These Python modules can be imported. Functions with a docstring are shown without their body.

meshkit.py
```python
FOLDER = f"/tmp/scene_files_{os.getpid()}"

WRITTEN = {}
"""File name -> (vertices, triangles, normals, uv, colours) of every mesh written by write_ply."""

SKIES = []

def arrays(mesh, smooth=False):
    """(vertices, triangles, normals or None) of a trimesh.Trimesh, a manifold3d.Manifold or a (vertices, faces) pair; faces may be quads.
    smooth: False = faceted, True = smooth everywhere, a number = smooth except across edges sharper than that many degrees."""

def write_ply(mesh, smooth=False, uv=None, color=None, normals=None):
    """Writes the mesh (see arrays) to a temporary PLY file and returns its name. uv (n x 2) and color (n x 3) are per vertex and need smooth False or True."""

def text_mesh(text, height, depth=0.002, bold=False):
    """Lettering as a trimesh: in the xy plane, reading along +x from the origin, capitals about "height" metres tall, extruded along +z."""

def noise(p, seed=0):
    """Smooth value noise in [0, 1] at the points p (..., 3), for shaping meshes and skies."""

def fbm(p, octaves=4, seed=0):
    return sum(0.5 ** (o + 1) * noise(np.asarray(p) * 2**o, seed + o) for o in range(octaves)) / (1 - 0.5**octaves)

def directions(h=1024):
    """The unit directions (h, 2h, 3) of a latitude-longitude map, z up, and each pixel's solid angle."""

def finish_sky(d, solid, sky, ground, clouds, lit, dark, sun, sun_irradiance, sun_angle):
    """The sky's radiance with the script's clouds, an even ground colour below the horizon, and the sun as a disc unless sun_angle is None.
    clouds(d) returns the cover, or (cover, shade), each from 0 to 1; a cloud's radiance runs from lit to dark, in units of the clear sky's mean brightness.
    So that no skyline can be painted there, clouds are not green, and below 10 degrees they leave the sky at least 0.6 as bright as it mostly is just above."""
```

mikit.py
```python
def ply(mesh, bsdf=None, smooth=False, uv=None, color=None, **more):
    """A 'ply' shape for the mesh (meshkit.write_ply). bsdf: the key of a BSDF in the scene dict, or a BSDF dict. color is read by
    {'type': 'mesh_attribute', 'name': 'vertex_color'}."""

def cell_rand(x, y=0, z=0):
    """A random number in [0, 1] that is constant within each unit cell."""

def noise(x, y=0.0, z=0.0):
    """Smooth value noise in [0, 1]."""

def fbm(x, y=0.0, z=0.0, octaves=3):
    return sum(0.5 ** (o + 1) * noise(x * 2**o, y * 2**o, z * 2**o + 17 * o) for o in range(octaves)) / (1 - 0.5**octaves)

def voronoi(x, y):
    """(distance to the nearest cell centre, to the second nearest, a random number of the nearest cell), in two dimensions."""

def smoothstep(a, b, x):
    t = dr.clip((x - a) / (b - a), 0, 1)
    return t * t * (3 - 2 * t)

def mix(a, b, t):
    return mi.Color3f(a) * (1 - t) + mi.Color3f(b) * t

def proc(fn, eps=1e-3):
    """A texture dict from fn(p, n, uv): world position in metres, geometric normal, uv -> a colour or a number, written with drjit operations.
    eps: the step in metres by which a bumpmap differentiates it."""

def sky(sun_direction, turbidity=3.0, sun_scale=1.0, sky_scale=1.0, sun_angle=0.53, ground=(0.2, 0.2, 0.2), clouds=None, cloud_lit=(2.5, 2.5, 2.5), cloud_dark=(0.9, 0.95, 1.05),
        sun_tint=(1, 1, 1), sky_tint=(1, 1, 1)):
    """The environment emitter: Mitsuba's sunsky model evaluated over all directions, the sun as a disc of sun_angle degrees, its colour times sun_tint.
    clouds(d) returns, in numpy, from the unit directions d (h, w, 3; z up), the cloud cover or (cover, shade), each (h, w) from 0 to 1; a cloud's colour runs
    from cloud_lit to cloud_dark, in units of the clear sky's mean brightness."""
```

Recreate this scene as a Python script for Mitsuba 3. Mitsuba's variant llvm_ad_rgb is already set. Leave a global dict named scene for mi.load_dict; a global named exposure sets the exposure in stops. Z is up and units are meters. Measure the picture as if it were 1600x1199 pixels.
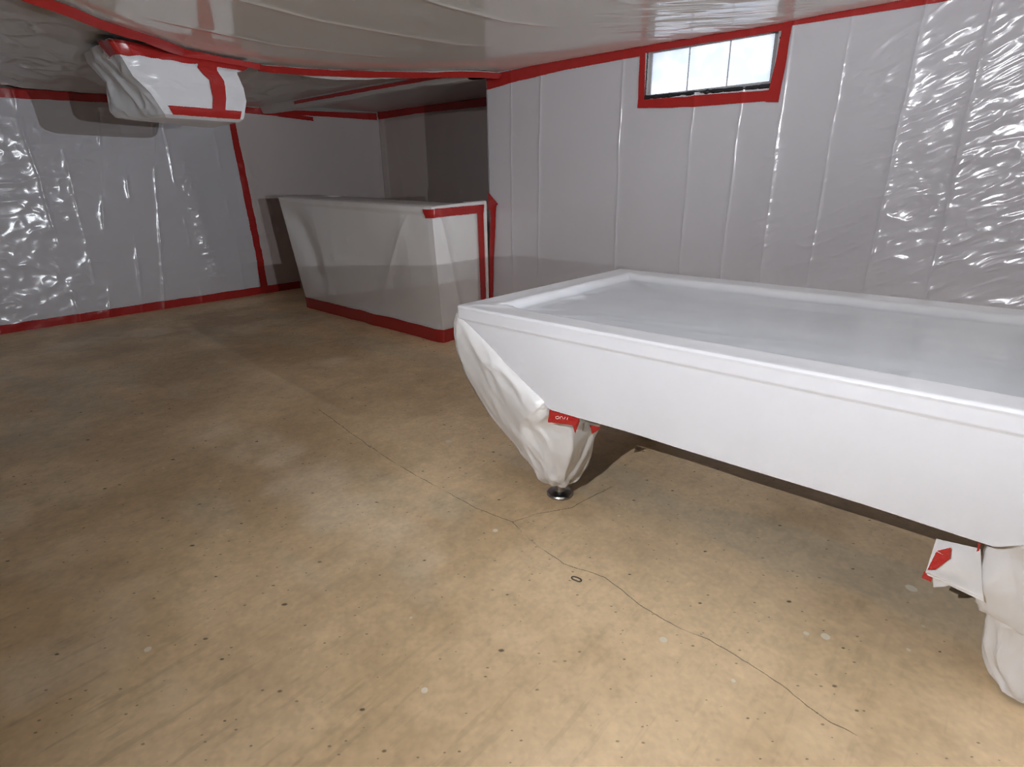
import math
import numpy as np, trimesh, mitsuba as mi, drjit as dr
import mikit, meshkit
from mikit import noise, fbm, voronoi, smoothstep, mix, cell_rand, proc
T = mi.ScalarTransform4f
scene, labels = {}, {}

# ------------------------------------------------------------------ camera
CAM_F, CAM_PITCH, CAM_YAW, CAM_ROLL, CAM_H = 883.99, 0.3447, 0.8429, -0.0125, 1.2581
EYE = np.array([0, 0, CAM_H])
_fw = np.array([-math.cos(CAM_YAW) * math.cos(CAM_PITCH), math.sin(CAM_YAW) * math.cos(CAM_PITCH), -math.sin(CAM_PITCH)])
_r = np.cross(_fw, [0, 0, 1]); _r /= np.linalg.norm(_r)
_u = np.cross(_r, _fw)
_r, _u = _r * math.cos(CAM_ROLL) + _u * math.sin(CAM_ROLL), -_r * math.sin(CAM_ROLL) + _u * math.cos(CAM_ROLL)
scene['camera'] = {'type': 'perspective', 'fov': math.degrees(2 * math.atan(800 / CAM_F)), 'fov_axis': 'x', 'near_clip': 0.05, 'far_clip': 100.0,
                   'to_world': T().look_at(origin=EYE.tolist(), target=(EYE + _fw).tolist(), up=_u.tolist())}
# ------------------------------------------------------------------ sky (daylight behind the basement window)
def clouds(d):
    n = meshkit.fbm(d * [3, 3, 6] + 5, 4, 3)
    return np.clip(0.75 + 0.5 * (n - 0.5), 0, 1), np.clip((n - 0.45) * 2, 0, 1)
scene['sky'] = mikit.sky((0.3, 0.75, 0.9), turbidity=3.5, sky_scale=45.0, sun_scale=0.0, clouds=clouds, cloud_lit=(1.5, 1.55, 1.65), cloud_dark=(1.0, 1.05, 1.15))
# ------------------------------------------------------------------ lamps (flood lamps on two stands outside the frame): position, azimuth from +x, elevation, cutoff, beam, colour, intensity
LAMPS = {'flood_lamp': ((-0.38, -1.05, 1.95), 82, -12, 60, 25, (0.97, 0.98, 1.03), 22.0),
         'flood_lamp_001': ((2.30, 1.10, 1.48), 184, 11, 36, 15, (0.88, 0.95, 1.04), 36.0),
         'flood_lamp_002': ((2.30, 0.27, 1.16), 165, 28, 44, 34, (0.96, 0.98, 1.0), 22.0)}
for _k, (_p, _az, _el, _cut, _beam, _tint, _power) in LAMPS.items():
    _d = np.array([math.cos(math.radians(_az)) * math.cos(math.radians(_el)), math.sin(math.radians(_az)) * math.cos(math.radians(_el)), math.sin(math.radians(_el))])
    scene[_k + '__light'] = {'type': 'spot', 'to_world': T().look_at(origin=list(_p), target=(np.array(_p) + _d).tolist(), up=[0, 0, 1]), 'cutoff_angle': float(_cut), 'beam_width': float(_beam),
                             'intensity': {'type': 'rgb', 'value': [_power * t for t in _tint]}}
exposure = -0.05

# ------------------------------------------------------------------ helpers
def at(px, py, axis, val):
    """The point where the ray of a pixel of the photograph meets the plane coordinate[axis] = val."""
    d = _fw + _r * (px - 800) / CAM_F - _u * (py - 599.5) / CAM_F
    return EYE + d * (val - EYE[axis]) / d[axis]

def obj(key, mesh, bsdf, smooth=False, parent=None, **kw):
    key = (parent + '__' + key) if parent else key
    base, n = key, 0
    while key in scene:
        n += 1; key = f'{base}_{n:03d}'
    scene[key] = mikit.ply(mesh, bsdf, smooth, **kw)
    return key

def thing(key, label, category, group=None):
    labels[key] = {'label': label, 'category': category}
    if group: labels[key]['group'] = group
    return key

def struct(key, label=None):
    labels[key] = {'kind': 'structure'}
    if label: labels[key]['label'] = label
    return key

def box(x0, x1, y0, y1, z0, z1):
    m = trimesh.creation.box((x1 - x0, y1 - y0, z1 - z0)); m.apply_translation(((x0 + x1) / 2, (y0 + y1) / 2, (z0 + z1) / 2))
    return m

def join(ms):
    return trimesh.util.concatenate(ms)

def grid(P, closed=False, keep=None):
    """P (n, m, 3) -> mesh; closed joins the last row of the first index to the first."""
    n, m = P.shape[:2]
    i, j = np.meshgrid(np.arange(n if closed else n - 1), np.arange(m - 1), indexing='ij')
    if keep is not None:
        i, j = i[keep], j[keep]
    i, j = i.ravel(), j.ravel(); k = (i + 1) % n
    f = np.stack([i * m + j, k * m + j, k * m + j + 1, i * m + j + 1], 1)
    f = np.vstack([f[:, [0, 1, 2]], f[:, [0, 2, 3]]])
    return trimesh.Trimesh(P.reshape(-1, 3), f, process=False)

def nz(a, b, c=0.0, seed=0, octaves=3):
    a, b = np.broadcast_arrays(np.asarray(a, float), np.asarray(b, float))
    return meshkit.fbm(np.stack([a, b, np.zeros_like(a) + c], -1), octaves, seed)

def ss(a, b, x):
    t = np.clip((np.asarray(x, float) - a) / (b - a), 0, 1)
    return t * t * (3 - 2 * t)

def ridge(n):
    return 1 - np.abs(2 * n - 1)

def crease(d, w):
    """Sharp fold profile of half width w."""
    return np.exp(-np.abs(d) / w)

def resample(path, step):
    path = np.asarray(path, float)
    seg = np.linalg.norm(np.diff(path, axis=0), axis=1); L = np.r_[0, np.cumsum(seg)]
    s = np.linspace(0, L[-1], max(2, int(L[-1] / step) + 1))
    return np.stack([np.interp(s, L, path[:, k]) for k in range(path.shape[1])], 1)

def ribbon(surf, path, width, off=0.003, seed=0, rough=0.004, step=0.012, across=5):
    """Tape lying on a surface: path in surface coordinates (a, b); surf(a, b, off) -> points. width: a number or one per path point."""
    path = np.asarray(path, float)
    w = np.full(len(path), width) if np.isscalar(width) else np.asarray(width, float)
    p = resample(np.c_[path, w], step)
    q, w = p[:, :2], p[:, 2]
    t = np.gradient(q, axis=0); t /= np.maximum(np.linalg.norm(t, axis=1, keepdims=True), 1e-9)
    n = np.stack([-t[:, 1], t[:, 0]], 1)
    L = np.arange(len(q)) * step
    rows = []
    for k in np.linspace(-.5, .5, across):
        jit = rough * (nz(L * 9, L * 0 + (0 if k < 0 else 7), seed * 3.1, seed) - .5) * 2 * abs(k) * 2
        rows.append(q + n * (k * w + np.sign(k) * jit)[:, None])
    Q = np.stack(rows, 1)
    wav = 0.0012 * nz(Q[..., 0] * 22, Q[..., 1] * 22, seed, seed + 5, 2) + .0010 * nz(Q[..., 0] * 60, Q[..., 1] * 60, seed, seed + 6, 1)
    return grid(surf(Q[..., 0], Q[..., 1], off + wav))

def polytape(surf, corners, off=0.003, n=14):
    """A tape piece as a four-cornered patch on a surface, corners in surface coordinates."""
    c = np.asarray(corners, float)
    s, t = np.meshgrid(np.linspace(0, 1, n), np.linspace(0, 1, n), indexing='ij')
    Q = (c[0] * ((1 - s) * (1 - t))[..., None] + c[1] * (s * (1 - t))[..., None] + c[2] * (s * t)[..., None] + c[3] * ((1 - s) * t)[..., None])
    return grid(surf(Q[..., 0], Q[..., 1], off + 0.001 * nz(Q[..., 0] * 25, Q[..., 1] * 25)))

# ------------------------------------------------------------------ materials
def mat(key, **kw):
    d = {'type': 'principled'}
    for k, v in kw.items():
        d[k] = {'type': 'rgb', 'value': list(v)} if isinstance(v, (tuple, list)) else v
    scene[key] = {'type': 'twosided', 'bsdf': d}
    return key

CRACKS = [[(-2.9, 1.55), (-2.243, 1.447), (-1.895, 1.411), (-1.625, 1.402), (-1.442, 1.393), (-1.269, 1.414), (-1.092, 1.355), (-0.967, 1.341), (-0.815, 1.37), (-0.661, 1.333), (-0.537, 1.322),
           (-0.435, 1.337), (-0.329, 1.322), (-0.232, 1.309), (-0.101, 1.274), (0.05, 1.28), (0.6, 1.2)],
          [(-1.269, 1.414), (-1.23, 1.524), (-1.15, 1.65), (-1.12, 1.9)]]
SPOTS = [(-0.929, 0.682, .010), (-1.64, 0.251, .012), (-0.537, 1.249, .012), (-0.188, 1.566, .014), (-0.33, 1.24, .006), (-0.976, 1.723, .006), (0.001, 1.664, .006), (-0.033, 1.97, .02), (-0.234, 1.543, .009), (-1.28, 1.33, .012), (-2.0, 1.75, .02)]

def concrete(p, n, uv):
    x, y = p.x, p.y
    big = fbm(x * 0.8 + 3, y * 0.8 + 1, 0.3, 4)
    mid = fbm(x * 2.3 - 7, y * 2.3 + 9, 1.7, 4)
    fine = fbm(x * 22, y * 22, 4.1, 3)
    c = mix((0.55, 0.40, 0.236), (0.73, 0.55, 0.345), smoothstep(0.32, 0.68, mid))
    c = mix(c, (0.42, 0.30, 0.18), 0.65 * smoothstep(0.52, 0.72, big))
    c = mix(c, (0.80, 0.67, 0.50), 0.45 * smoothstep(0.60, 0.74, fbm(x * 1.9 + 31, y * 1.9 - 4, 2.2, 4)))
    c = mix(c, (0.52, 0.46, 0.34), 0.40 * smoothstep(0.55, 0.7, fbm(x * 1.3 - 13, y * 3.1 + 24, 6.2, 3)))
    c = c * (0.80 + 0.22 * fine + 0.18 * fbm(x * 75, y * 75, 9.1, 2))
    # trowel streaks running across the slab
    a, b = x * 0.75 + y * 0.66, -x * 0.66 + y * 0.75
    st = fbm(x * 60, y * 9, 0.7, 3)
    far = smoothstep(0.6, -1.2, y - 0.45 * x - 1.0)
    c = c * (1 - (0.05 + 0.20 * far) * smoothstep(0.56, 0.72, st))
    # pits
    for s, (f, thr, k, keep) in enumerate(((11.0, 0.050, 0.65, 0.78), (26.0, 0.075, 0.5, 0.70), (5.0, 0.028, 0.75, 0.70))):
        d1, d2, h = voronoi(a * f * 0.62 + 40 * s, b * f + 11 * s)
        size = thr * (0.5 + 0.9 * cell_rand(h * 917.0, s))
        c = c * (1 - k * smoothstep(size, size * 0.4, d1) * smoothstep(keep, keep + 0.05, h + 0.35 * (mid - 0.5)))
    d1, d2, h = voronoi(x * 5.3 + 90, y * 5.3)
    c = mix(c, (0.75, 0.69, 0.56), 0.5 * smoothstep(0.035, 0.02, d1) * smoothstep(0.9, 0.93, h))
    # cracks
    wx, wy = x + 0.02 * (fbm(x * 14, y * 14, 3.3, 3) - 0.5), y + 0.02 * (fbm(x * 14, y * 14, 8.3, 3) - 0.5)
    dmin = mi.Float(9.0)
    for line in CRACKS:
        for (x0, y0), (x1, y1) in zip(line[:-1], line[1:]):
            dx, dy = x1 - x0, y1 - y0
            t = dr.clip(((wx - x0) * dx + (wy - y0) * dy) / (dx * dx + dy * dy), 0, 1)
            dmin = dr.minimum(dmin, dr.sqrt(dr.square(wx - x0 - t * dx) + dr.square(wy - y0 - t * dy)))
    brk = smoothstep(0.36, 0.5, fbm(x * 6, y * 6, 5.5, 2))
    c = c * (1 - 0.6 * smoothstep(0.0026, 0.0006, dmin) * brk)
    for sx, sy, r in SPOTS:
        d = dr.sqrt(dr.square(x - sx) + dr.square(y - sy)) / r + 0.7 * (fine - 0.5)
        c = mix(c, (0.80, 0.74, 0.62), 0.75 * smoothstep(1.0, 0.7, d))
    return c

mat('mat_floor', base_color=proc(concrete), roughness=0.5, specular=0.35)
mat('mat_wall_core', base_color=(0.35, 0.33, 0.31), roughness=0.9)
mat('mat_dark_wall', base_color=(0.10, 0.085, 0.07), roughness=0.6)
mat('mat_ceiling_core', base_color=(0.4, 0.38, 0.36), roughness=0.9)
mat('mat_film_wall', base_color=(0.54, 0.53, 0.56), roughness=0.19, specular=0.55)
mat('mat_film_recess', base_color=(0.56, 0.495, 0.485), roughness=0.3, specular=0.35)  # brownish base colour stands in for the dim, warm light of the recess
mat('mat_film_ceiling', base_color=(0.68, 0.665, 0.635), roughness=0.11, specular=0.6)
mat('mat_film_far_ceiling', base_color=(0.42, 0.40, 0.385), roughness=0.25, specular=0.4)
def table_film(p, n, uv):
    # the film is darker and bluer inside the rails
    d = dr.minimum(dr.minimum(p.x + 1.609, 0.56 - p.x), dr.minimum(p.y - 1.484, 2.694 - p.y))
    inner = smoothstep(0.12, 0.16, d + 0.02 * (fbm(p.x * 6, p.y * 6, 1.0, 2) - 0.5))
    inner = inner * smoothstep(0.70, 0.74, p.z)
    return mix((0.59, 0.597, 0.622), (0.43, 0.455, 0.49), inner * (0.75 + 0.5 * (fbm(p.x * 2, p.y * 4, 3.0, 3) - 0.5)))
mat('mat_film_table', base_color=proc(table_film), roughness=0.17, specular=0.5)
mat('mat_film_leg', base_color=(0.61, 0.605, 0.60), roughness=0.38, specular=0.4)
mat('mat_film_bar', base_color=(0.76, 0.755, 0.755), roughness=0.35, specular=0.4)
mat('mat_film_box', base_color=(0.66, 0.67, 0.70), roughness=0.25, specular=0.5)
mat('mat_tape', base_color=(0.36, 0.022, 0.020), roughness=0.24, specular=0.5)
mat('mat_print', base_color=(0.85, 0.6, 0.55), roughness=0.5)
mat('mat_black', base_color=(0.012, 0.012, 0.013), roughness=0.45)
mat('mat_dark_wood', base_color=(0.05, 0.035, 0.025), roughness=0.7)
mat('mat_grey_frame', base_color=(0.35, 0.35, 0.36), roughness=0.5)
mat('mat_steel', base_color=(0.42, 0.41, 0.40), roughness=0.3, metallic=1.0)
mat('mat_dark_metal', base_color=(0.12, 0.11, 0.10), roughness=0.45, metallic=0.8)
def pane_tint(p, n, uv):
    a = fbm(p.x * 9, p.z * 9, 2.0, 3)
    return mix((0.80, 0.87, 0.97), (0.97, 0.98, 1.0), smoothstep(0.3, 0.62, a))
scene['mat_pane'] = {'type': 'principledthin', 'base_color': proc(pane_tint), 'roughness': 0.5, 'diff_trans': 1.5, 'spec_trans': 0.0, 'eta': 1.4}

# ------------------------------------------------------------------ the room: dimensions
XF, YR, YW, XC = -6.817, 5.042, 3.637, -3.452      # far wall, recess wall, right wall, corner of the right wall
ZC, ZFC, ZRC = 2.05, 2.075, 2.13                     # near, far and recess ceilings
XR, YN = 2.6, -2.9                                   # right and near ends of the room
WIN = (-2.050, -1.252, 1.750, 2.022)                 # window opening in the right wall: x0, x1, z0, z1

struct('floor', 'bare stained tan concrete floor with cracks and pits')
X, Y = np.meshgrid(np.linspace(XF - .15, XR + .15, 3), np.linspace(YN - .15, YR + .15, 3), indexing='ij')
obj('floor', box(XF - .15, XR + .15, YN - .15, YR + .15, -.12, 0), 'mat_floor')
struct('wall_left'); obj('wall_left', box(XF - .15, XF, YN - .15, YR + .15, 0, 2.3), 'mat_wall_core')
struct('wall_recess'); obj('wall_recess', box(XF, XC + .15, YR, YR + .15, 0, 2.3), 'mat_wall_core')
struct('wall_return'); obj('wall_return', box(XC, XC + .12, YW + .12, YR, 0, 2.3), 'mat_wall_core')
struct('wall_right')
x0, x1, z0, z1 = WIN
obj('wall_right', join([box(XC, x0, YW, YW + .12, 0, 2.3), box(x1, XR, YW, YW + .12, 0, 2.3), box(x0, x1, YW, YW + .12, 0, z0), box(x0, x1, YW, YW + .12, z1, 2.3)]), 'mat_wall_core')
struct('wall_near'); obj('wall_near', box(XF, XR, YN - .15, YN, 0, 2.3), 'mat_dark_wall')
struct('wall_behind'); obj('wall_behind', box(XR, XR + .15, YN - .15, YW + .12, 0, 2.3), 'mat_dark_wall')
struct('ceiling'); obj('ceiling', box(XF - .15, XR + .15, YN - .15, YR + .15, 2.3, 2.42), 'mat_ceiling_core')

# ------------------------------------------------------------------ film on the right wall
SEAMS_R = [(-3.20, .0035), (-2.915, .005), (-2.21, .0065), (-1.70, .004), (-1.415, .0055), (-1.17, .004), (-.90, .003), (-.60, .006), (-.325, .007), (.1, .006), (.6, .005), (1.2, .005)]
def disp_right(x, z):
    x, z = np.broadcast_arrays(np.asarray(x, float), np.asarray(z, float))
    xx = x + 0.03 * (nz(x * 0 + 3, z * 2.3, 1) - .5)
    h = np.zeros_like(x)
    for k, (sx, a) in enumerate(SEAMS_R):
        d = xx - sx - .012 * math.sin(k * 2.1) * (z - 1)
        h += a * crease(d, .011) * (0.55 + 0.9 * nz(z * 5, z * 0 + k, 2.0, k))
        h += a * 0.9 * np.exp(-np.abs(d) / .10) * (1 if k % 2 else -.4)
    amp = 0.06 + 0.94 * ss(-1.45, -.35, x + .5 * (nz(x * 1.7, z * 2.2, 5) - .5) - .25 * (z - 1.1))
    amp = amp * (1 - .55 * ss(1.85, 2.04, z)) + .5 * np.exp(-((x + 1.20) / .07) ** 2) * ss(1.7, 1.3, z)
    a, b = x * .92 + z * .39, -x * .39 + z * .92
    w = .06 * (nz(x * 6, z * 6, 8.8, 3) - .5)
    r1 = ridge(nz(a * 4.5 + w * 8, (b + w) * 15, 1.0, 11, 2)) ** 2
    r2 = ridge(nz(a * 13 + w * 20, (b + w) * 38, 2.0, 12, 2))
    r3 = nz(x * 3, z * 4, 3.0, 13, 2)
    h += amp * (0.0065 * r1 + 0.0032 * r2 + 0.010 * r3)
    h += 0.0009 * nz(a * 5, b * 5, 4.0, 15, 2) + .00035 * nz(x * 40 + z * 18, z * 9, 4.4, 16, 2)
    return h
def surf_right(x, z, off=0.0):
    x, z = np.broadcast_arrays(np.asarray(x, float), np.asarray(z, float))
    return np.stack([x, YW - .012 - disp_right(x, z) - off, z], -1)
thing('plastic_sheet', 'grey clear plastic sheet with vertical folds and shiny crumples covering the wall around the window', 'plastic sheet')
xs = np.unique(np.r_[XC, x0, x1, XR, np.linspace(XC, -1.5, 330), np.linspace(-1.5, .35, 300), np.linspace(.35, XR, 110), *[sx + np.linspace(-.024, .024, 9) for sx, _ in SEAMS_R]])
zs = np.unique(np.r_[0.0, z0, z1, ZC + .02, np.linspace(0, .45, 22), np.linspace(.45, ZC + .02, 260)])
A, B = np.meshgrid(xs, zs, indexing='ij')
cx, cz = (xs[:-1] + xs[1:]) / 2, (zs[:-1] + zs[1:]) / 2
keep = ~(((cx > x0) & (cx < x1))[:, None] & ((cz > z0) & (cz < z1))[None, :])
main = grid(surf_right(A, B), keep=keep)
# the sheet turns round the corner into the recess
yy = np.linspace(YW - .012, YR - .03, 40); C, D = np.meshgrid(yy, np.linspace(0, ZC + .02, 60), indexing='ij')
turn = grid(np.stack([XC - .008 - .004 * nz(C * 4, D * 4), C, D], -1))
obj('plastic_sheet', join([main, turn]), 'mat_film_wall', True)

# ------------------------------------------------------------------ film on the left wall
LCREASE = [((1.229, 1.743), (1.25, .636), .006), ((1.76, 1.547), (1.672, 1.023), .006), ((2.161, 1.065), (2.088, .552), .005), ((1.917, 1.1), (1.859, .5), .005), ((2.36, 1.9), (2.40, .3), .004), ((2.85, 1.9), (2.9, .2), .003), ((1.48, 1.8), (1.46, .2), .004), ((.6, 1.9), (.65, .2), .005)]
def disp_left(y, z):
    y, z = np.broadcast_arrays(np.asarray(y, float), np.asarray(z, float))
    h = np.zeros_like(y)
    for k, ((ya, za), (yb, zb), a) in enumerate(LCREASE):
        d = y - (ya + (yb - ya) * (z - za) / (zb - za)) + .03 * (nz(z * 3, z * 0 + k, 6) - .5)
        h += a * crease(d, .018) * 2.2 * ss(.35, .75, nz(z * 4, z * 0 + k, 2.0, k)) + .7 * a * np.exp(-np.abs(d) / .12)
    band = np.exp(-((y - 2.53 + .10 * (z - 1)) / .085) ** 2) * ss(1.75, 1.2, z) * ss(.12, .3, z)
    band2 = np.exp(-((y - 3.13) / .13) ** 2) * ss(1.7, 1.4, z) * ss(.25, .4, z)
    amp = np.clip(.18 + .75 * ss(1.9, 1.25, y + .3 * (nz(y * 2, z * 2, 4) - .5)) * ss(1.95, 1.5, z), 0, 1) + .9 * band + .9 * band2
    w = .08 * (nz(y * 5, z * 5, 8.8, 3) - .5)
    r1 = ridge(nz((y + w) * 3.2, (z + w) * 6.5, 1.0, 21, 2)) ** 2
    r2 = ridge(nz((y + w) * 9, z * 12, 2.0, 22, 2))
    h += amp * (0.014 * r1 + 0.008 * r2) + (band + .8 * band2) * (.0055 * ridge(nz(y * 24 + w * 9, z * 17, 5, 26, 2)) + .004 * ridge(nz(y * 11, z * 30, 6, 27, 2)))
    h += .006 * nz(y * 2.2, z * .8, 3.0, 23, 2) + .0012 * nz(y * 9, z * 5, 4.0, 24, 2)
    return h
def surf_left(y, z, off=0.0):
    y, z = np.broadcast_arrays(np.asarray(y, float), np.asarray(z, float))
    return np.stack([XF + .012 + disp_left(y, z) + off, y, z], -1)
thing('plastic_sheet_001', 'wide blue-grey clear plastic sheet hanging on the wall left of the vertical red tape', 'plastic sheet')
ys = np.unique(np.r_[np.linspace(YN, .6, 90), np.linspace(.6, 3.11, 330)])
A, B = np.meshgrid(ys, np.linspace(0, ZFC - .025, 200), indexing='ij')
obj('plastic_sheet_001', grid(surf_left(A, B)), 'mat_film_wall', True)
thing('plastic_sheet_002', 'plastic sheet, tinted brownish to suit the dim light, on the end wall behind the covered bar', 'plastic sheet')
A, B = np.meshgrid(np.linspace(3.11, YR - .005, 190), np.linspace(0, ZFC - .01, 150), indexing='ij')
obj('plastic_sheet_002', grid(surf_left(A, B)), 'mat_film_recess', True)

# ------------------------------------------------------------------ film on the recess wall
def surf_recess(x, z, off=0.0):
    x, z = np.broadcast_arrays(np.asarray(x, float), np.asarray(z, float))
    h = .006 * nz(x * 3, z * .7, 1, 31, 2) + .0008 * nz(x * 14, z * 3, 2, 32, 2)
    for k, (a, b, w) in enumerate(((-6.72, -6.70, .007), (-6.55, -6.35, .006), (-5.3, -5.28, .004), (-4.4, -4.42, .004))):
        d = x - (a + (b - a) * (2 - z)); h = h + w * crease(d, .02) * (.5 + nz(z * 4, z * 0 + k, 3))
    return np.stack([x, YR - .012 - h - off, z], -1)
thing('plastic_sheet_003', 'plastic sheet, tinted brownish to suit the dim light, on the recess side wall, left of the wall corner above the bar', 'plastic sheet')
A, B = np.meshgrid(np.linspace(XF + .025, XC - .012, 200), np.linspace(0, ZRC - .02, 110), indexing='ij')
obj('plastic_sheet_003', grid(surf_recess(A, B)), 'mat_film_recess', True)

# ------------------------------------------------------------------ film under the ceiling
EDGE = np.array([(-2.6, -2.9), (-2.75, -.8), (-3.1, .3), (-3.514, .889), (-3.695, 1.08), (-3.891, 1.337), (-4.164, 1.704), (-4.257, 2.157), (-4.14, 2.579), (-3.766, 3.107), (-3.40, 3.42), (-3.30, YW)])
from scipy.interpolate import PchipInterpolator
edge_x = PchipInterpolator(EDGE[:, 1], EDGE[:, 0])
CCREASE = [np.array([(-2.9, 1.2), (-2.909, 1.474), (-2.964, 1.878), (-2.921, 2.335), (-2.858, 2.731), (-2.713, 3.024)]), np.array([(-3.521, 1.17), (-3.554, 1.477), (-3.638, 1.98), (-3.52, 2.5), (-3.413, 2.823)]), np.array([(-2.25, 1.6), (-2.309, 2.125), (-2.282, 2.546), (-2.143, 2.92)]), np.array([(-1.7, 1.9), (-1.72, 2.4), (-1.6, 2.9)])]
def ceil_z(x, y):
    x, y = np.broadcast_arrays(np.asarray(x, float), np.asarray(y, float))
    h = .004 * nz(x * 1.6, y * 1.6, 1, 41, 2) + .0022 * nz(x * 7 + y * 4, y * 3 - x * 2, 2, 42, 2)
    for k, c in enumerate(CCREASE):
        d = x - np.interp(y, c[:, 1], c[:, 0])
        g = ss(c[0, 1], c[0, 1] + .25, y) * ss(c[-1, 1], c[-1, 1] - .25, y)
        h += g * (.0045 * crease(d, .016) + .004 * np.exp(-np.abs(d) / .12))
    # taut folds drawn towards the window head
    g = np.exp(-((x + 1.5) / .42) ** 2) * ss(2.45, 3.1, y)
    d = (x + 1.5) * .55 - (y - 3.3) * .85
    h += g * .010 * ridge(nz(d * 16, (x + y) * 1.6, 3, 43, 2)) ** 2
    return ZC - h
def surf_ceil(x, y, off=0.0):
    return np.stack([*np.broadcast_arrays(np.asarray(x, float), np.asarray(y, float)), ceil_z(x, y) - off], -1)
thing('plastic_sheet_004', 'large taut shiny plastic sheet stretched under the near part of the ceiling', 'plastic sheet')
yv = np.unique(np.r_[np.linspace(YN + .02, .6, 60), np.linspace(.6, YW - .03, 260)])
tv = np.r_[np.linspace(0, .42, 260), np.linspace(.43, 1, 90)]
A, B = np.meshgrid(tv, yv, indexing='ij')
ex = edge_x(B); Xg = ex + (XR - .02 - ex) * A
sheet = grid(surf_ceil(Xg, B))
# loose hem hanging beyond the taped edge
tt = np.linspace(0, 1, 16); A, B = np.meshgrid(tt, yv, indexing='ij')
drop = (.028 + .028 * np.exp(-((B - 2.75) / .55) ** 2) * (.6 + .8 * nz(B * 5, B * 0, 3, 5))) * (1 - ss(1.0, 1.2, B) * ss(2.35, 2.15, B))
hx = edge_x(B) - .012 - .03 * A - .02 * nz(B * 7, A * 2, 3)
hem = grid(np.stack([hx, B, np.minimum(ceil_z(edge_x(B), B), ZC) - drop * A], -1))
obj('plastic_sheet_004', join([sheet]), 'mat_film_ceiling', True)

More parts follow.
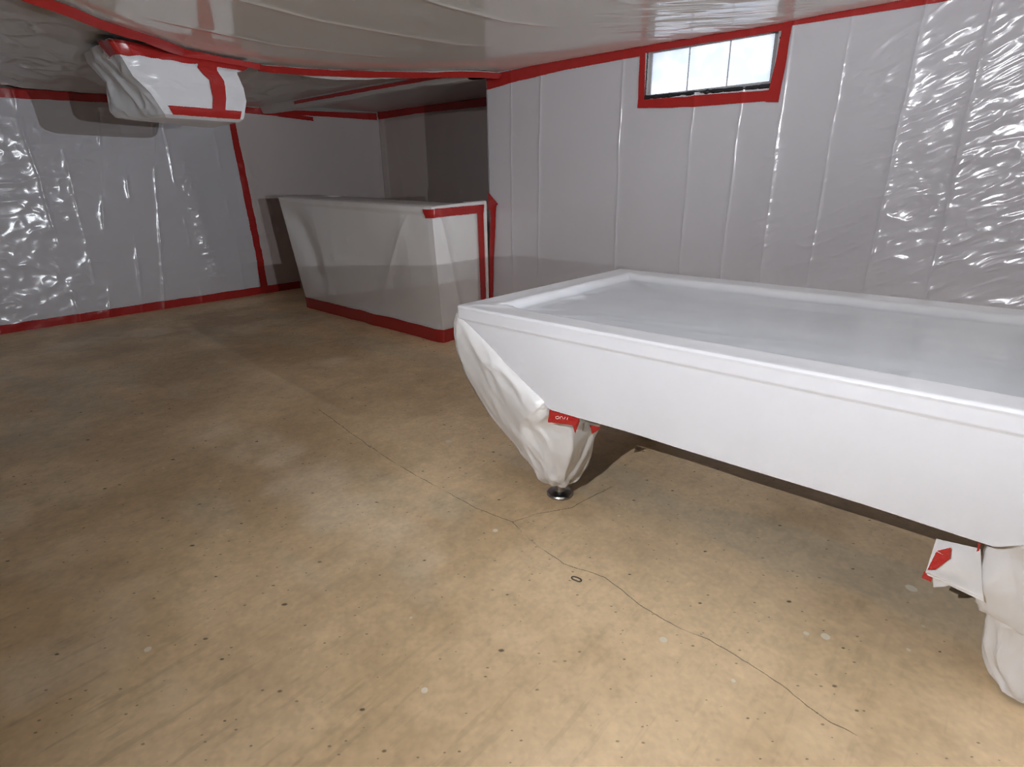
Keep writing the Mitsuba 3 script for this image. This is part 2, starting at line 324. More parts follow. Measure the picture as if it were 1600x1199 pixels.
thing('plastic_sheet_005', 'dull creased plastic sheet under the far part of the ceiling, behind the hanging box', 'plastic sheet')
A, B = np.meshgrid(np.linspace(0, 1, 150), np.linspace(YN + .02, 3.39, 220), indexing='ij')
Xg = XF + .03 + (edge_x(B) - .035 - XF) * A
r = ridge(nz(Xg * 1.4 + B, B * 2.4, 3, 51, 3)) ** 3
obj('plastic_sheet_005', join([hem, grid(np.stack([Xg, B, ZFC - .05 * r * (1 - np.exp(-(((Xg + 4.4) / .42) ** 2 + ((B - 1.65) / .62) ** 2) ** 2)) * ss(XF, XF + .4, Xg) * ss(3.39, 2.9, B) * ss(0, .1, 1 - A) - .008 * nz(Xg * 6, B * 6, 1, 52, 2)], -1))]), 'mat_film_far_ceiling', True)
thing('plastic_sheet_006', 'plastic sheet under the recess ceiling with a low hem over the bar', 'plastic sheet')
A, B = np.meshgrid(np.linspace(XF + .035, XC - .015, 140), np.linspace(0, 1, 60), indexing='ij')
lowz = 2.010 - .022 * nz(A * 2.2, A * 0, 4, 61)
zz = np.where(B < .2, lowz + (ZFC + .02 - lowz) * (1 - B / .2), lowz + (ZRC - lowz) * ss(.2, .55, B))
yb = np.where(B < .2, 3.40 + .03 * B / .2, 3.43 + (YR - .03 - 3.43) * (B - .2) / .8)
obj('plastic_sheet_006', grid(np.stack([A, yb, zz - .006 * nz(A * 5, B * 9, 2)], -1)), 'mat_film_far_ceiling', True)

# ------------------------------------------------------------------ red tape on the walls and the ceiling
def tape(label, mesh):
    k = obj('tape_strip', mesh, 'mat_tape', True); thing(k, label, 'tape'); return k
tape('long red tape along the foot of the left wall where it meets the floor', ribbon(surf_left, [(-2.8, .035), (.6, .035), (1.7, .040), (3.2, .045), (3.6, .045)], .088, .006, 1, .004))
tape('dark red tape along the top of the left wall, behind the hanging box', ribbon(surf_left, [(-2.8, 2.01), (1.1, 2.012), (1.9, 2.03), (3.2, 2.03), (3.75, 2.022)], [.08, .08, .068, .066, .07], .006, 2))
tape('vertical red tape joining two plastic sheets on the left wall', ribbon(surf_left, [(3.05, 2.0), (3.07, 1.9), (3.09, 1.2), (3.125, .5), (3.135, .07)], [.07, .07, .075, .08, .085], .007, 3))
tape('dark red tape patch hanging from the tape high on the recess end wall', polytape(surf_left, [(3.62, 1.985), (4.06, 1.965), (4.06, 2.01), (3.62, 2.03)], .009))
tape('dark red tape running along the top of the recess end wall to the inner corner', ribbon(surf_left, [(3.75, 2.04), (4.3, 2.055), (5.0, 2.075)], [.05, .06, .085], .006, 4))
tape('red tape along the top of the recess side wall', ribbon(surf_recess, [(-6.79, 2.09), (-6.0, 2.09), (-4.8, 2.08), (-3.5, 2.07)], [.1, .075, .085, .1], .006, 5))
tape('wide red tape along the top of the wall between its corner and the window', ribbon(surf_right, [(-3.44, 1.985), (-3.2, 2.0), (-2.7, 2.02), (-2.10, 2.03)], [.10, .085, .07, .07], .006, 6))
tape('short red tape folded down at the top of the wall corner', polytape(surf_right, [(-3.448, 1.935), (-3.33, 1.945), (-3.33, 2.03), (-3.448, 2.04)], .009))
tape('thin dark red tape between wall and ceiling right of the window', ribbon(surf_right, [(-1.2, 2.038), (-.6, 2.03), (.6, 2.03), (2.4, 2.03)], .035, .006, 7))
ey = np.linspace(.2, 3.60, 64)
tape('curved dark red tape along the free edge of the near ceiling sheet', ribbon(lambda a, b, o: np.stack([np.maximum(edge_x(a) + .004 + 1.3 * (b - 1.996), np.where((a > 1.15) & (a < 2.15), -4.062 - .13 * (a - 1.235), -9)) + o, a, b - .5 * o], -1), np.c_[ey, ZC - .034 + .003 * np.sin(ey * 5)], .036, .004, 8))
tape('thin dark red tape along the ceiling edge over the bar recess', ribbon(lambda a, b, o: np.stack([a, 3.395 - o + 0 * b, b], -1), [(-6.0, 2.045), (-4.4, 2.042), (-3.5, 2.035)], .03, .004, 9))
# round the window
tape('red tape above the window, under the ceiling sheet', ribbon(surf_right, [(-2.10, 2.030), (-1.19, 2.032)], .052, .010, 10))
tape('red tape down the left side of the window', ribbon(surf_right, [(-2.078, 2.05), (-2.066, 1.70)], [.04, .045], .011, 11))
tape('wide red tape below the window', ribbon(surf_right, [(-2.09, 1.718), (-1.7, 1.70), (-1.26, 1.692)], [.05, .06, .055], .012, 12))
tape('wide red tape down the right side of the window', ribbon(surf_right, [(-1.205, 2.05), (-1.215, 1.85), (-1.235, 1.655)], [.05, .055, .07], .014, 13))
# at the bar end
tape('red tape patch with a pointed tip on the wall corner above the bar end', polytape(surf_right, [(-3.462, 1.03), (-3.42, 1.02), (-3.35, 1.075), (-3.462, 1.17)], .010))
tape('red tape running down the wall corner beside the bar end', ribbon(surf_right, [(-3.405, 1.07), (-3.41, .95), (-3.44, .6), (-3.455, .3), (-3.455, .02)], [.07, .06, .055, .05, .05], .012, 15))

# ------------------------------------------------------------------ window
struct('window_1', 'small basement window with three bright translucent panes high on the right wall')
yw = YW + .045
fr = .012
obj('frame', join([box(x0, x1, yw - .01, yw + .03, z0 + .0, z0 + .022), box(x0, x1, yw - .01, yw + .03, z1 - .012, z1), box(x0, x0 + .012, yw - .01, yw + .03, z0 + .022, z1 - .012), box(x1 - .035, x1, yw - .01, yw + .03, z0 + .022, z1 - .012)]), 'mat_grey_frame', parent='window_1')
px = np.linspace(x0 + .010, x1 - .033, 4)
for k in range(3):
    P = box(px[k] + .0015, px[k + 1] - .0015, yw, yw + .002, z0 + .018, z1 - .01)
    a = np.array([[px[k] + .0015, yw, z0 + .018], [px[k + 1] - .0015, yw, z0 + .018], [px[k + 1] - .0015, yw, z1 - .01], [px[k] + .0015, yw, z1 - .01]])
    obj('pane', (a, np.array([[0, 1, 2], [0, 2, 3]])), 'mat_pane', parent='window_1')
for k in (1, 2):
    obj('divider', box(px[k] - .0025, px[k] + .0025, yw - .004, yw + .006, z0 + .02, z1 - .01), 'mat_grey_frame', parent='window_1')
s = np.linspace(0, 1, 90)
def gasket(pa, pb, w, seed):
    L = np.array(pa) + (np.array(pb) - np.array(pa)) * s[:, None]
    t = np.linspace(0, 2 * math.pi, 9)[:-1]
    rad = w * (.75 + .7 * nz(s * 40, s * 0 + seed, 2, seed))
    d = np.array(pb) - np.array(pa); d = d / np.linalg.norm(d); n1 = np.array([0, 1, 0.0]); n2 = np.cross(d, n1)
    P = L[:, None] + rad[:, None, None] * (np.cos(t)[None, :, None] * n1 + np.sin(t)[None, :, None] * n2)
    return grid(P.transpose(1, 0, 2), closed=True)
obj('gasket', join([gasket((x0 - .005, YW - .005, z0 + .002), (x1 + .002, YW - .005, z0 - .010), .013, 1), gasket((x1 + .002, YW - .005, z0 - .01), (x1 + .012, YW - .005, z1), .008, 2), gasket((x0 - .003, YW - .002, z0), (x0 - .003, YW - .002, z1), .005, 3), gasket((x0, YW - .002, z1 + .002), (x1 + .01, YW - .002, z1 + .002), .004, 4)]), 'mat_black', True, parent='window_1')
labels['window_1__gasket'] = {'label': 'rough black foam strip round the panes'}

# ------------------------------------------------------------------ hanging box
HB = thing('wrapped_box', 'white plastic wrapped box hanging from the ceiling with red tape on it', 'box')
def box_rows():
    """Perimeter of the wrapped box from the ceiling down: front-left, front-right, back-right, back-left corners for each level."""
    lv = [(2.034, (-4.09, 1.235), (-4.20, 2.08), (-4.75, 2.12), (-4.66, 1.25)),
          (1.985, (-4.10, 1.258), (-4.17, 2.04), (-4.75, 2.08), (-4.64, 1.25)),
          (1.95, (-4.11, 1.285), (-4.14, 1.955), (-4.75, 2.02), (-4.60, 1.26)),
          (1.86, (-4.12, 1.325), (-4.14, 1.985), (-4.75, 2.02), (-4.50, 1.285)),
          (1.78, (-4.12, 1.400), (-4.13, 1.985), (-4.75, 2.02), (-4.53, 1.285)),
          (1.70, (-4.12, 1.440), (-4.13, 1.960), (-4.75, 1.99), (-4.56, 1.29)),
          (1.668, (-4.13, 1.460), (-4.14, 1.950), (-4.73, 1.97), (-4.56, 1.315)),
          (1.650, (-4.16, 1.475), (-4.17, 1.930), (-4.70, 1.95), (-4.46, 1.375))]
    z = np.array([l[0] for l in lv]); c = np.array([l[1:] for l in lv], float)
    return z, c
_bz, _bc = box_rows()
def surf_box(s, z, off=0.0, plain=False):
    """s in [0, 4): front (0-1), right (1-2), back (2-3), left (3-4); z height."""
    s, z = np.broadcast_arrays(np.asarray(s, float), np.asarray(z, float))
    o = np.argsort(_bz)
    cor = np.stack([np.stack([np.interp(z, _bz[o], _bc[o, k, d]) for d in (0, 1)], -1) for k in range(4)], -2)
    k = np.floor(s).astype(int) % 4; t = s - np.floor(s)
    a = np.take_along_axis(cor, k[..., None, None], -2)[..., 0, :]; b = np.take_along_axis(cor, ((k + 1) % 4)[..., None, None], -2)[..., 0, :]
    p = a + (b - a) * t[..., None]
    dirs = np.array([[1, 0.05], [0, 1], [-1, 0], [-.25, -1]], float)
    n = dirs[k]; n /= np.linalg.norm(n, axis=-1, keepdims=True)
    e = np.minimum(t, 1 - t)
    w = ss(0, .12, e) * (.016 * (ridge(nz(s * 3.1 + z * 2, z * 7 - s, 1, 71, 2)) ** 2 - .4) + .010 * (nz(s * 7, z * 12, 2, 72, 2) - .5))
    w = np.where(k == 0, w * (.35 + .9 * ss(.62, .2, t) * ss(1.72, 1.85, z) + .8 * ss(.8, .95, t)), w * 1.5)
    p = p + n * (w + off)[..., None]
    return np.concatenate([p, z[..., None]], -1)
A, B = np.meshgrid(np.linspace(0, 4, 181)[:-1], np.unique(np.r_[_bz, np.linspace(1.65, 2.034, 44)]), indexing='ij')
P = surf_box(A, B)
side = grid(P, closed=True)
bot = P[:, 0]; cb = bot.mean(0); fan = np.stack([bot + (cb - bot) * q for q in np.linspace(0, 1, 12)], 1); fan[..., 2] -= .006 * np.sin(np.linspace(0, 1, 12) * math.pi)[None]
obj('plastic_wrap', join([side, grid(fan[:, ::-1], closed=True)]), 'mat_film_box', 28, parent=HB)
def bt(mesh, lab=None):
    k = obj('tape', mesh, 'mat_tape', True, parent=HB)
    labels[k] = {'label': lab or 'red tape'}
bt(ribbon(surf_box, [(-.28, 1.998), (0.0, 1.998), (.5, 2.0), (1.02, 2.0)], [.072, .07, .07, .065], .007, 21, .010), 'red tape along the top edge')
bt(ribbon(surf_box, [(.655, 2.01), (.69, 1.95), (.755, 1.90), (.70, 1.80), (.665, 1.71), (.66, 1.69)], [.125, .125, .125, .13, .145, .145], .010, 22, .004), 'red tape down the front')
bt(ribbon(surf_box, [(.09, 1.692), (.94, 1.690)], .048, .012, 23), 'red tape along the bottom edge')

# ------------------------------------------------------------------ bar counter
BAR = thing('bar_counter', 'bar counter under grey-white plastic with red tape, standing in the recess behind the pool table', 'bar counter')
# plan corners (left back, front left, front right, back right) at the foot and at the top
BF = np.array([(-5.70, 3.60), (-5.650, 3.04), (-3.43, 3.005), (-3.47, 3.60)])
BT = np.array([(-5.93, 3.60), (-5.885, 3.010), (-3.452, 2.972), (-3.47, 3.60)])
BZF, BZT = .085, np.array([1.11, 1.122, 1.068, 1.09])
def bar_s(n=(70, 260, 80)):
    return np.r_[np.linspace(0, 1, n[0])[:-1], np.linspace(1, 2, n[1])[:-1], np.linspace(2, 3, n[2])]
def surf_bar(s, t, off=0.0):
    s, t = np.broadcast_arrays(np.asarray(s, float), np.asarray(t, float))
    k = np.minimum(np.floor(s), 2).astype(int); q = s - k
    f = BF[k] * (1 - q)[..., None] + BF[k + 1] * q[..., None]
    g = BT[k] * (1 - q)[..., None] + BT[k + 1] * q[..., None]
    zt = BZT[k] * (1 - q) + BZT[k + 1] * q
    # rounded corners
    e = np.minimum(q, 1 - q); ln = np.array([.56, 2.3, .6])[k]
    nrm = np.array([[-1, 0], [0, -1], [1, -.02]])[k].astype(float)
    p = f * (1 - t)[..., None] + g * t[..., None]
    z = BZF + (zt - BZF) * t
    h = np.zeros_like(s)
    fr_ = k == 1
    # left pouch: a cone of slack from the top left corner, and tension folds of the front
    dl = (q - .02) - .20 * (1 - t)
    h += np.where(fr_, -.07 * np.exp(-((q - .07 - .16 * (1 - t)) / .075) ** 2) * ss(1.0, .7, t) * ss(.05, .3, t), 0)
    h += np.where(fr_, .030 * np.exp(-((q - .20 - .05 * (1 - t)) / .045) ** 2) * ss(.55, .3, t) * ss(.0, .15, t), 0)
    dd = q - (.90 - .34 * (1 - t))
    h += np.where(fr_, .022 * np.exp(-np.abs(dd) / .035) * ss(1.0, .75, t) * ss(.1, .5, t), 0)
    h += np.where(fr_, -.05 * np.sin(math.pi * np.clip((q - .25) / .6, 0, 1)) * np.sin(math.pi * t) ** .8, 0)
    h += np.where(fr_, .006 * nz(q * 18, t * 6, 1, 81, 2) + .018 * ss(.08, .02, t) * nz(q * 9, q * 0, 2, 82), 0)
    # end panel: one sharp fold leaning from the top left
    de = q - (.10 + .30 * (1 - t))
    h += np.where(k == 2, .022 * np.exp(-np.abs(de) / .05) * ss(1.0, .85, t) - .010 * ss(0, .2, de) + .004 * nz(q * 8, t * 8, 3, 83, 2), 0)
    h += np.where(k == 0, .012 * nz(q * 5, t * 5, 3, 84, 2), 0)
    # folded top edge
    h += .012 * ss(.93, .97, t) * np.where(fr_, 1, .4)
    h *= ss(0, .03, e)
    p = p + nrm * (h + off)[..., None]
    return np.concatenate([p, z[..., None]], -1)
bs = bar_s(); tv = np.unique(np.r_[np.linspace(0, 1, 70), np.linspace(.9, 1, 16)])
A, B = np.meshgrid(bs, tv, indexing='ij')
P = surf_bar(A, B)
top = P[:, -1]; c = np.stack([np.clip(top[:, 0], -5.6, -3.7), np.full(len(top), 3.55), top[:, 2]], 1)
rows = [P]
for q, dz in ((.02, .008), (.05, .012), (.15, .012), (.4, .008), (.7, .004), (1, .002)):
    r = top + (c - top) * q; r[:, 2] += dz; rows.append(r[:, None])
obj('plastic_cover', grid(np.concatenate(rows, 1)), 'mat_film_bar', 50, parent=BAR)
obj('body', box(-5.55, -3.56, 3.13, 3.58, .0, 1.02), 'mat_dark_wood', parent=BAR)
def surf_base(s, z, off=0.0):
    p = surf_bar(s, 0 * np.asarray(z, float) + .0, 0)
    k = np.minimum(np.floor(np.asarray(s, float) + 0 * np.asarray(z, float)), 2).astype(int)
    nrm = np.array([[-1, 0], [0, -1], [1, -.02]])[k].astype(float)
    p = p.copy(); p[..., :2] += nrm * (off + .004)[..., None] if not np.isscalar(off) else nrm * (off + .004)
    p[..., 2] = z
    return p
def bart(mesh, lab):
    k = obj('tape', mesh, 'mat_tape', True, parent=BAR); labels[k] = {'label': lab}
bart(ribbon(surf_base, [(.7, .055), (1.0, .055), (1.5, .060), (1.98, .055), (2.02, .055), (2.9, .055)], .11, .004, 31, .006), 'red tape round the foot')
bart(ribbon(surf_bar, [(1.975, .955), (2.06, .960), (2.5, .955), (2.92, .95)], .065, .018, 32, .002), 'red tape along the top of the end panel')
bart(ribbon(lambda s, t, o: surf_bar(s, t, o), [(2.86, .985), (2.86, .5), (2.86, .02)], .115, .016, 33, .004), 'red tape down the end panel')

# ------------------------------------------------------------------ pool table
PT = thing('pool_table', 'long pool table wrapped in glossy white plastic in front of the window wall', 'pool table')
TX0, TX1, TY0, TY1, TZ, TS = -1.609, .56, 1.484, 2.694, .803, .474
RAD = .012
def perim(N):
    """(N) outline parameters -> positions on the rounded outline and outward normals."""
    r = .016; Lx, Ly = TX1 - TX0 - 2 * r, TY1 - TY0 - 2 * r; q = math.pi * r / 2
    tot = 2 * (Lx + Ly) + 4 * q
    s = np.unique(np.r_[np.linspace(0, tot, N)[:-1], *[np.linspace(a, a + q, 9)[:-1] for a in (Lx, Lx + q + Ly, 2 * Lx + 2 * q + Ly, 2 * Lx + 3 * q + 2 * Ly)]])
    p, n = [], []
    for v in s:
        if v < Lx: p.append((TX0 + r + v, TY0)); n.append((0, -1)); continue
        v -= Lx
        if v < q: a = -math.pi / 2 + v / r; p.append((TX1 - r + r * math.cos(a), TY0 + r + r * math.sin(a))); n.append((math.cos(a), math.sin(a))); continue
        v -= q
        if v < Ly: p.append((TX1, TY0 + r + v)); n.append((1, 0)); continue
        v -= Ly
        if v < q: a = v / r; p.append((TX1 - r + r * math.cos(a), TY1 - r + r * math.sin(a))); n.append((math.cos(a), math.sin(a))); continue
        v -= q
        if v < Lx: p.append((TX1 - r - v, TY1)); n.append((0, 1)); continue
        v -= Lx
        if v < q: a = math.pi / 2 + v / r; p.append((TX0 + r + r * math.cos(a), TY1 - r + r * math.sin(a))); n.append((math.cos(a), math.sin(a))); continue
        v -= q
        if v < Ly: p.append((TX0, TY1 - r - v)); n.append((-1, 0)); continue
        v -= Ly
        a = math.pi + v / r; p.append((TX0 + r + r * math.cos(a), TY0 + r + r * math.sin(a))); n.append((math.cos(a), math.sin(a)))
    return np.array(p), np.array(n)
PP, PN = perim(620)
def bed_z(x, y):
    d = np.minimum(np.minimum(x - TX0, TX1 - x), np.minimum(y - TY0, TY1 - y))
    z = TZ - .034 * ss(.105, .155, d) - .004 * ss(.0, .09, d)
    w = ss(.03, .2, d)
    z = z + w * (.0055 * ridge(nz(x * 1.6 + y * .4, y * 7 - x * 1.0, 1, 91, 2)) ** 2 + .0035 * nz(x * 3.0, y * 5, 2, 92, 2) + .0024 * ridge(nz(x * 7 + y, y * 34, 3, 93, 2)) ** 2 * ss(.35, .6, nz(x * 2, y * 3, 7, 99, 2)))
    z = z + .0012 * nz(x * 9, y * 9, 4, 94, 2) * ss(0, .03, d)
    # taut folds running in from the far left and near left corners
    for cx_, cy_, ang in ((TX0, TY1, -40), (TX0, TY0, 32), (TX1, TY0, 140)):
        a = math.radians(ang); u = (x - cx_) * math.cos(a) + (y - cy_) * math.sin(a); v = -(x - cx_) * math.sin(a) + (y - cy_) * math.cos(a)
        z = z + .010 * np.exp(-np.abs(v) / .02) * ss(.02, .10, u) * ss(.62, .2, u) + .004 * np.exp(-np.abs(v - .05 - .1 * u) / .012) * ss(.05, .15, u) * ss(.5, .25, u)
    return z
def skirt_bottom(x, y):
    """Height of the skirt's lower edge: it is drawn up towards each corner, where the leg wraps begin."""
    along = np.where((np.abs(y - TY0) < .04) | (np.abs(y - TY1) < .04), np.minimum(x - TX0, TX1 - x), np.minimum(y - TY0, TY1 - y))
    b = np.where(along < .465, .765 + (.486 - .765) * np.clip(along / .465, 0, 1), .486 + .004 * ss(.465, .8, along))
    return np.minimum(b, TZ - .06)
rows = []
zb = skirt_bottom(PP[:, 0], PP[:, 1])
for t in np.r_[np.linspace(0, .80, 22)[:-1], np.linspace(.80, 1, 18)]:
    z = zb + (TZ - RAD - zb) * t
    lip = .0032 * ss(TZ - .056, TZ - .045, z) + .0015 * np.exp(-((z - (TZ - .050)) / .004) ** 2)
    w = .003 * nz(PP[:, 0] * 1.7 + PP[:, 1] * 2, z * 3, 1, 95, 2) + .0007 * nz(PP[:, 0] * 14 + PP[:, 1] * 14, z * 5, 1, 96, 2) + .010 * (1 - t) ** 3 * (nz(PP[:, 0] * 3 + PP[:, 1] * 3, PP[:, 0] * 0, 6, 97, 2) - .4)
    rows.append(np.c_[PP + PN * (lip + w - .004)[:, None], z])
for a in np.linspace(0, math.pi / 2, 7)[1:]:
    inset = RAD * (1 - math.cos(a)); z = TZ - RAD + RAD * math.sin(a)
    wob = .0012 * nz(PP[:, 0] * 8 + PP[:, 1] * 8, 0 * PP[:, 0] + a, 1, 98, 2)
    rows.append(np.c_[PP - PN * (inset - .003), np.full(len(PP), z) + wob])
half = (TY1 - TY0) / 2
for d in np.r_[np.linspace(RAD, half, 52)[1:]]:
    x = np.clip(PP[:, 0], TX0 + d, TX1 - d); y = np.clip(PP[:, 1], TY0 + d, TY1 - d)
    rows.append(np.c_[x, y, bed_z(x, y)])
cover = grid(np.stack(rows, 1), closed=True)
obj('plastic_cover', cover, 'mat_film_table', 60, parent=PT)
obj('frame', join([box(TX0 + .09, TX1 - .09, TY0 + .06, TY1 - .06, .50, .735)]), 'mat_dark_wood', parent=PT)
labels[PT + '__frame'] = {'label': 'dark underside'}

def spline_rows(curves, n):
    """Rows through closed curves (k, m, 3) by a smooth interpolation."""
    k = np.linspace(0, 1, len(curves))
    return PchipInterpolator(k, np.stack(curves), axis=0)(np.linspace(0, 1, n))
def closed_curve(pts, m):
    pts = np.asarray(pts, float)
    out = []
    n = len(pts)
    for i in range(n):
        a, b = pts[i], pts[(i + 1) % n]
        out.append(a + (b - a) * np.linspace(0, 1, m)[:-1, None])
    return np.concatenate(out)
def leg_wrap(sections, flip_x, cx_, cy_, flip_y, seed, m=22, n=46, amp=1.0):
    """A draped wrap from the cover's corner to the foot. sections in corner coordinates: x inwards along the table, y inwards across it."""
    S = [closed_curve(s, m) for s in sections]
    P = spline_rows(S, n)                                   # (rows, around, 3)
    c = P.mean(1, keepdims=True); d = P - c; d[..., 2] = 0; d /= np.maximum(np.linalg.norm(d, axis=-1, keepdims=True), 1e-6)
    r = np.linspace(0, 1, n)[:, None]; th = np.linspace(0, 1, P.shape[1], endpoint=False)[None, :]
    ang = th * 2 * math.pi
    f = np.cos(ang) * 1.3, np.sin(ang) * 1.3
    q = np.stack([f[0] + 0 * r + r * 1.2, f[1] + 0 * r - r * .8, 2.2 * r + 0 * ang], -1)
    h = .018 * (ridge(meshkit.fbm(q * 1.25 + seed, 2, seed)) ** 3 - .3) + .009 * (ridge(meshkit.fbm(q * 3.2 + 3, 2, seed + 1)) ** 2 - .5)
    h = h * ss(0, .18, r) * (1 - .5 * ss(.8, 1, r)) * amp
    h = h + .012 * np.sin(ang * 9 + 3 * r) * ss(.72, .95, r) * ss(1.0, .95, r) * amp
    P = P + d * h[..., None]
    P[..., 0] = cx_ + (-1 if flip_x else 1) * P[..., 0]
    P[..., 1] = cy_ + (-1 if flip_y else 1) * P[..., 1]
    return P.transpose(1, 0, 2)
def ring(x, y, z, r, n=6, ph=0.0):
    # order matches the sections: left back, left front, front, right front, right back, back
    a = np.radians([150, 200, 250, 310, 20, 80])
    return [(x + r * math.cos(v), y + r * math.sin(v), z) for v in a]
UP = [(.012, .40, .60), (.012, .012, .782), (.455, .014, .52), (.492, .09, .50), (.50, .36, .50), (.25, .42, .53)]
MID = [(.075, .40, .33), (.035, .06, .43), (.30, .03, .35), (.492, .10, .33), (.49, .30, .34), (.28, .41, .33)]
LOW = [(.24, .33, .16), (.19, .14, .21), (.32, .085, .165), (.445, .13, .15), (.445, .27, .16), (.35, .34, .16)]
def make_leg(flip_x, flip_y, low_ring, key, seed, sections):
    cx_, cy_ = (TX1 if flip_x else TX0), (TY1 if flip_y else TY0)
    P = leg_wrap(sections, flip_x, cx_, cy_, flip_y, seed)
    k = obj('leg', grid(P, closed=True), 'mat_film_leg', 40, parent=PT)
    labels[k] = {'label': 'white plastic wrapped leg'}
    return k, P
FOOT = (.358, .216)
UPB = [(.02, .40, .52), (-.014, .0, .69), (.385, -.010, .455), (.488, .08, .44), (.50, .34, .44), (.26, .42, .48)]
sec_near = [UP, UPB, MID, LOW, ring(*FOOT, .068, .055)]
leg1, P1 = make_leg(False, False, None, 'leg', 3, sec_near)
UP2 = [(.012, .40, .60), (.012, .012, .782), (.455, .014, .52), (.472, .08, .50), (.475, .36, .50), (.25, .42, .53)]
MID2 = [(.15, .37, .33), (.11, .07, .37), (.30, .03, .36), (.470, .07, .36), (.46, .30, .36), (.30, .38, .36)]
MID2B = [(.18, .35, .26), (.14, .11, .27), (.31, .06, .245), (.452, .10, .255), (.445, .30, .26), (.31, .36, .26)]
MID2C = [(.21, .33, .25), (.18, .15, .262), (.31, .10, .235), (.436, .13, .245), (.435, .29, .25), (.31, .34, .25)]
LOW2 = [(.22, .32, .13), (.20, .16, .13), (.30, .12, .13), (.420, .15, .13), (.415, .29, .13), (.31, .33, .13)]
sec2 = [UP2, MID2, MID2B, MID2C, LOW2, ring(.30, .225, .012, .085)]
leg2, P2 = make_leg(True, False, None, 'leg', 5, sec2)
leg3, P3 = make_leg(False, True, None, 'leg', 7, sec_near)
leg4, P4 = make_leg(True, True, None, 'leg', 9, sec_near)
def lathe(profile, n=40):
    a = np.linspace(0, 2 * math.pi, n, endpoint=False); pr = np.asarray(profile, float)
    return grid(np.stack([pr[None, :, 0] * np.cos(a)[:, None], pr[None, :, 0] * np.sin(a)[:, None], pr[None, :, 1] + 0 * a[:, None]], -1), closed=True)
foot_prof = [(0, 0), (.048, 0), (.054, .003), (.055, .010), (.051, .016), (.034, .020), (.020, .023), (.018, .032), (.018, .09), (0, .09)]
for k, (fx, fy) in enumerate(((TX0 + .358, TY0 + .216), (TX0 + .358, TY1 - .216), (TX1 - .358, TY1 - .216))):
    m = lathe(foot_prof); m.apply_translation((fx, fy, 0))
    kk = obj('foot', m, 'mat_steel', 40, parent=PT)
    if k == 0: labels[kk] = {'label': 'round steel levelling foot'}
# tape on the near left leg wrap, just under the skirt
def patch(c, n=14, bulge=0.0, nrm=(0, -1, 0)):
    c = np.asarray(c, float)
    s, t = np.meshgrid(np.linspace(0, 1, n), np.linspace(0, 1, n), indexing='ij')
    P = c[0] * ((1 - s) * (1 - t))[..., None] + c[1] * (s * (1 - t))[..., None] + c[2] * (s * t)[..., None] + c[3] * ((1 - s) * t)[..., None]
    return P + np.asarray(nrm, float) * (bulge * np.sin(math.pi * s) * np.sin(math.pi * t) + .003 * (nz(s * 4, t * 4, 2) - .5))[..., None]

def pix_patch(px, y, **kw):
    """A patch whose corners stand on the plane coordinate y (one y, or one per corner)."""
    ys = [y] * 4 if np.isscalar(y) else y
    return patch([at(a, b, 1, v) for (a, b), v in zip(px, ys)], **kw)
k = obj('tape', grid(pix_patch([(859, 636), (856, 660), (899, 665), (906, 655)], [TY0 + .006, TY0 + .006, TY0 + .012, TY0 + .012])), 'mat_tape', True, parent=PT)
labels[k] = {'label': 'red tape just under the skirt on the near left leg'}
k = obj('tape', grid(pix_patch([(897, 656), (894, 664), (899, 678), (906, 657)], [TY0 + .012, TY0 + .012, TY0 + .04, TY0 + .03])), 'mat_tape', True, parent=PT)
k = obj('tape', grid(pix_patch([(921, 664), (925, 678), (931, 675), (939, 668)], TY0 + .14)), 'mat_tape', True, parent=PT)
def squiggle(pts, y, r=.0011):
    q = np.array([at(a, b, 1, y) for a, b in pts]); q = resample(q, .002)
    t = np.linspace(0, 2 * math.pi, 7)[:-1]
    P = q[None] + np.stack([r * np.cos(t), 0 * t, r * np.sin(t)], -1)[:, None]
    return grid(P, closed=True)
yp = TY0 + .003
k = obj('print', join([squiggle([(869, 651), (868, 654), (871, 655), (874, 653), (873, 651), (870, 651)], yp), squiggle([(875, 655), (876, 651), (879, 652), (880, 655)], yp), squiggle([(882, 655), (883, 652)], yp), squiggle([(886, 656), (887, 653)], yp)]), 'mat_print', True, parent=PT)
labels[k] = {'label': 'faint pale print on the red tape'}
# loose flap of the near right leg wrap
fl = pix_patch([(1463, 842), (1446, 895), (1536, 936), (1532, 858)], [TY0 + .045, TY0 + .035, TY0 + .05, TY0 + .06], n=30, bulge=.012)
k = obj('flap', grid(fl), 'mat_film_leg', True, parent=PT); labels[k] = {'label': 'loose plastic flap at the near right leg'}
k = obj('flap', grid(pix_patch([(1446, 893), (1449, 899), (1538, 941), (1536, 930)], [TY0 + .02, TY0 + .025, TY0 + .035, TY0 + .035], n=16)), 'mat_film_leg', True, parent=PT)
k = obj('flap', grid(pix_patch([(1456, 900), (1459, 918), (1475, 917), (1500, 910)], TY0 + .075, n=10)), 'mat_film_leg', True, parent=PT)
k = obj('tape', grid(pix_patch([(1463, 862), (1449, 891), (1462, 890), (1485, 873)], [TY0 + .028, TY0 + .022, TY0 + .022, TY0 + .026])), 'mat_tape', True, parent=PT)
labels[k] = {'label': 'red tape on the loose flap'}
obj('tape', grid(pix_patch([(1464, 861), (1484, 874), (1485, 872), (1486, 856)], [TY0 + .026] * 4)), 'mat_tape', True, parent=PT)
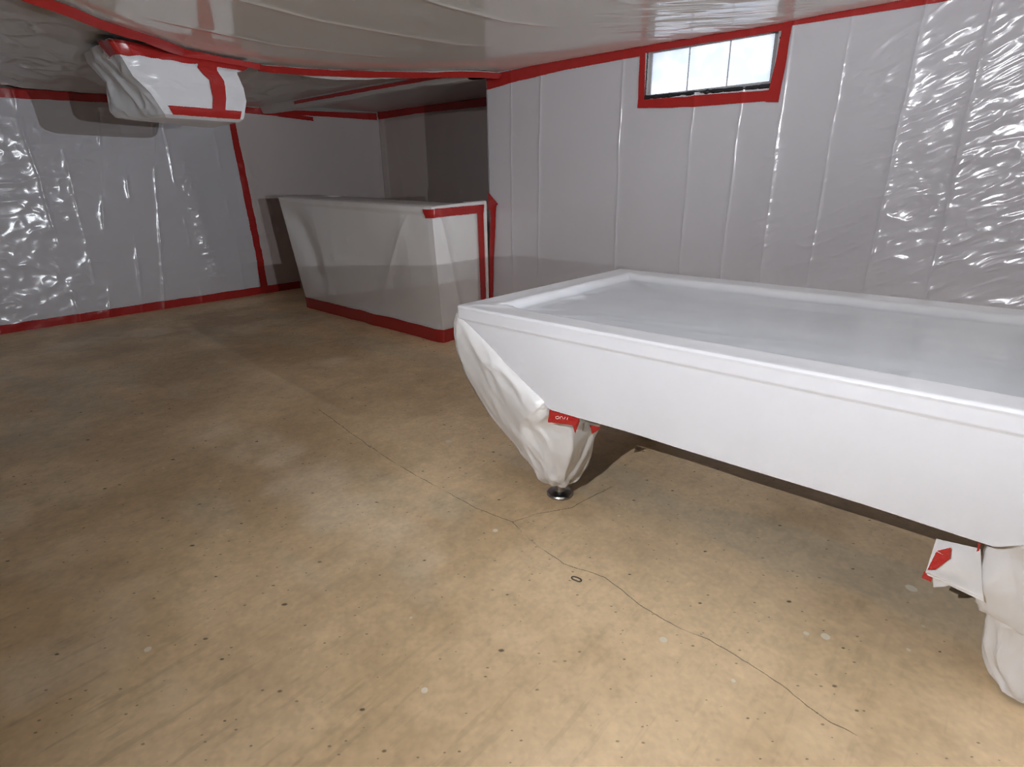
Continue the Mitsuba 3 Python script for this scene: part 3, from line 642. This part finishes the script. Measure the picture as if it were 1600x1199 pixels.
obj('tape', grid(pix_patch([(1444, 893), (1440, 903), (1455, 910), (1458, 898)], TY0 + .06)), 'mat_tape', True, parent=PT)
obj('tape', grid(pix_patch([(1529, 845), (1526, 862), (1530, 861), (1533, 846)], TY0 + .055)), 'mat_tape', True, parent=PT)

# ------------------------------------------------------------------ small thing on the floor
a = np.linspace(0, 2 * math.pi, 40, endpoint=False); b = np.linspace(0, 2 * math.pi, 10, endpoint=False)
core = np.stack([.017 * np.sign(np.cos(a)) * np.abs(np.cos(a)) ** .7, .008 * np.sign(np.sin(a)) * np.abs(np.sin(a)) ** .7], 1)
nn = np.stack([np.cos(a), np.sin(a)], 1)
P = np.stack([np.concatenate([core + nn * (.0022 * math.cos(v)), np.full((40, 1), .0024 + .0022 * math.sin(v))], 1) for v in b], 1)
P = np.concatenate([P, P[:, :1]], 1)
m = grid(P, closed=True); m.apply_transform(trimesh.transformations.rotation_matrix(math.radians(8), (0, 0, 1))); m.apply_translation((-.881, 1.30, 0.0))
thing(obj('metal_link', m, 'mat_dark_metal', True), 'small dark oval metal link lying on the bare concrete floor', 'metal link')

# ------------------------------------------------------------------ the lamps themselves
for (key, (p, az, el, cut, beam, tint, power)), lab in zip(LAMPS.items(), ('flood lamp on a tall thin stand in the open part of the room', 'upper flood lamp on the stand beyond the end of the pool table', 'lower flood lamp on a short stand beyond the end of the pool table')):
    thing(key, lab, 'lamp')
    head = lathe([(.07, .0), (.072, .0), (.05, -.07), (.02, -.10), (0, -.10)], 24)
    x_, y_ = math.radians(az), math.radians(el)
    d = np.array([math.cos(x_) * math.cos(y_), math.sin(x_) * math.cos(y_), math.sin(y_)])
    head.apply_transform(trimesh.geometry.align_vectors([0, 0, 1], d)); head.apply_translation(np.array(p) - d * .004)
    obj('head', head, 'mat_dark_metal', 40, parent=key)
    st = lathe([(0, .0), (.13, .0), (.13, .012), (.011, .02), (.011, p[2] - .02), (0, p[2] - .02)], 16)
    st.apply_translation((p[0] - d[0] * .085, p[1] - d[1] * .085, 0))
    obj('stand', st, 'mat_dark_metal', 40, parent=key)
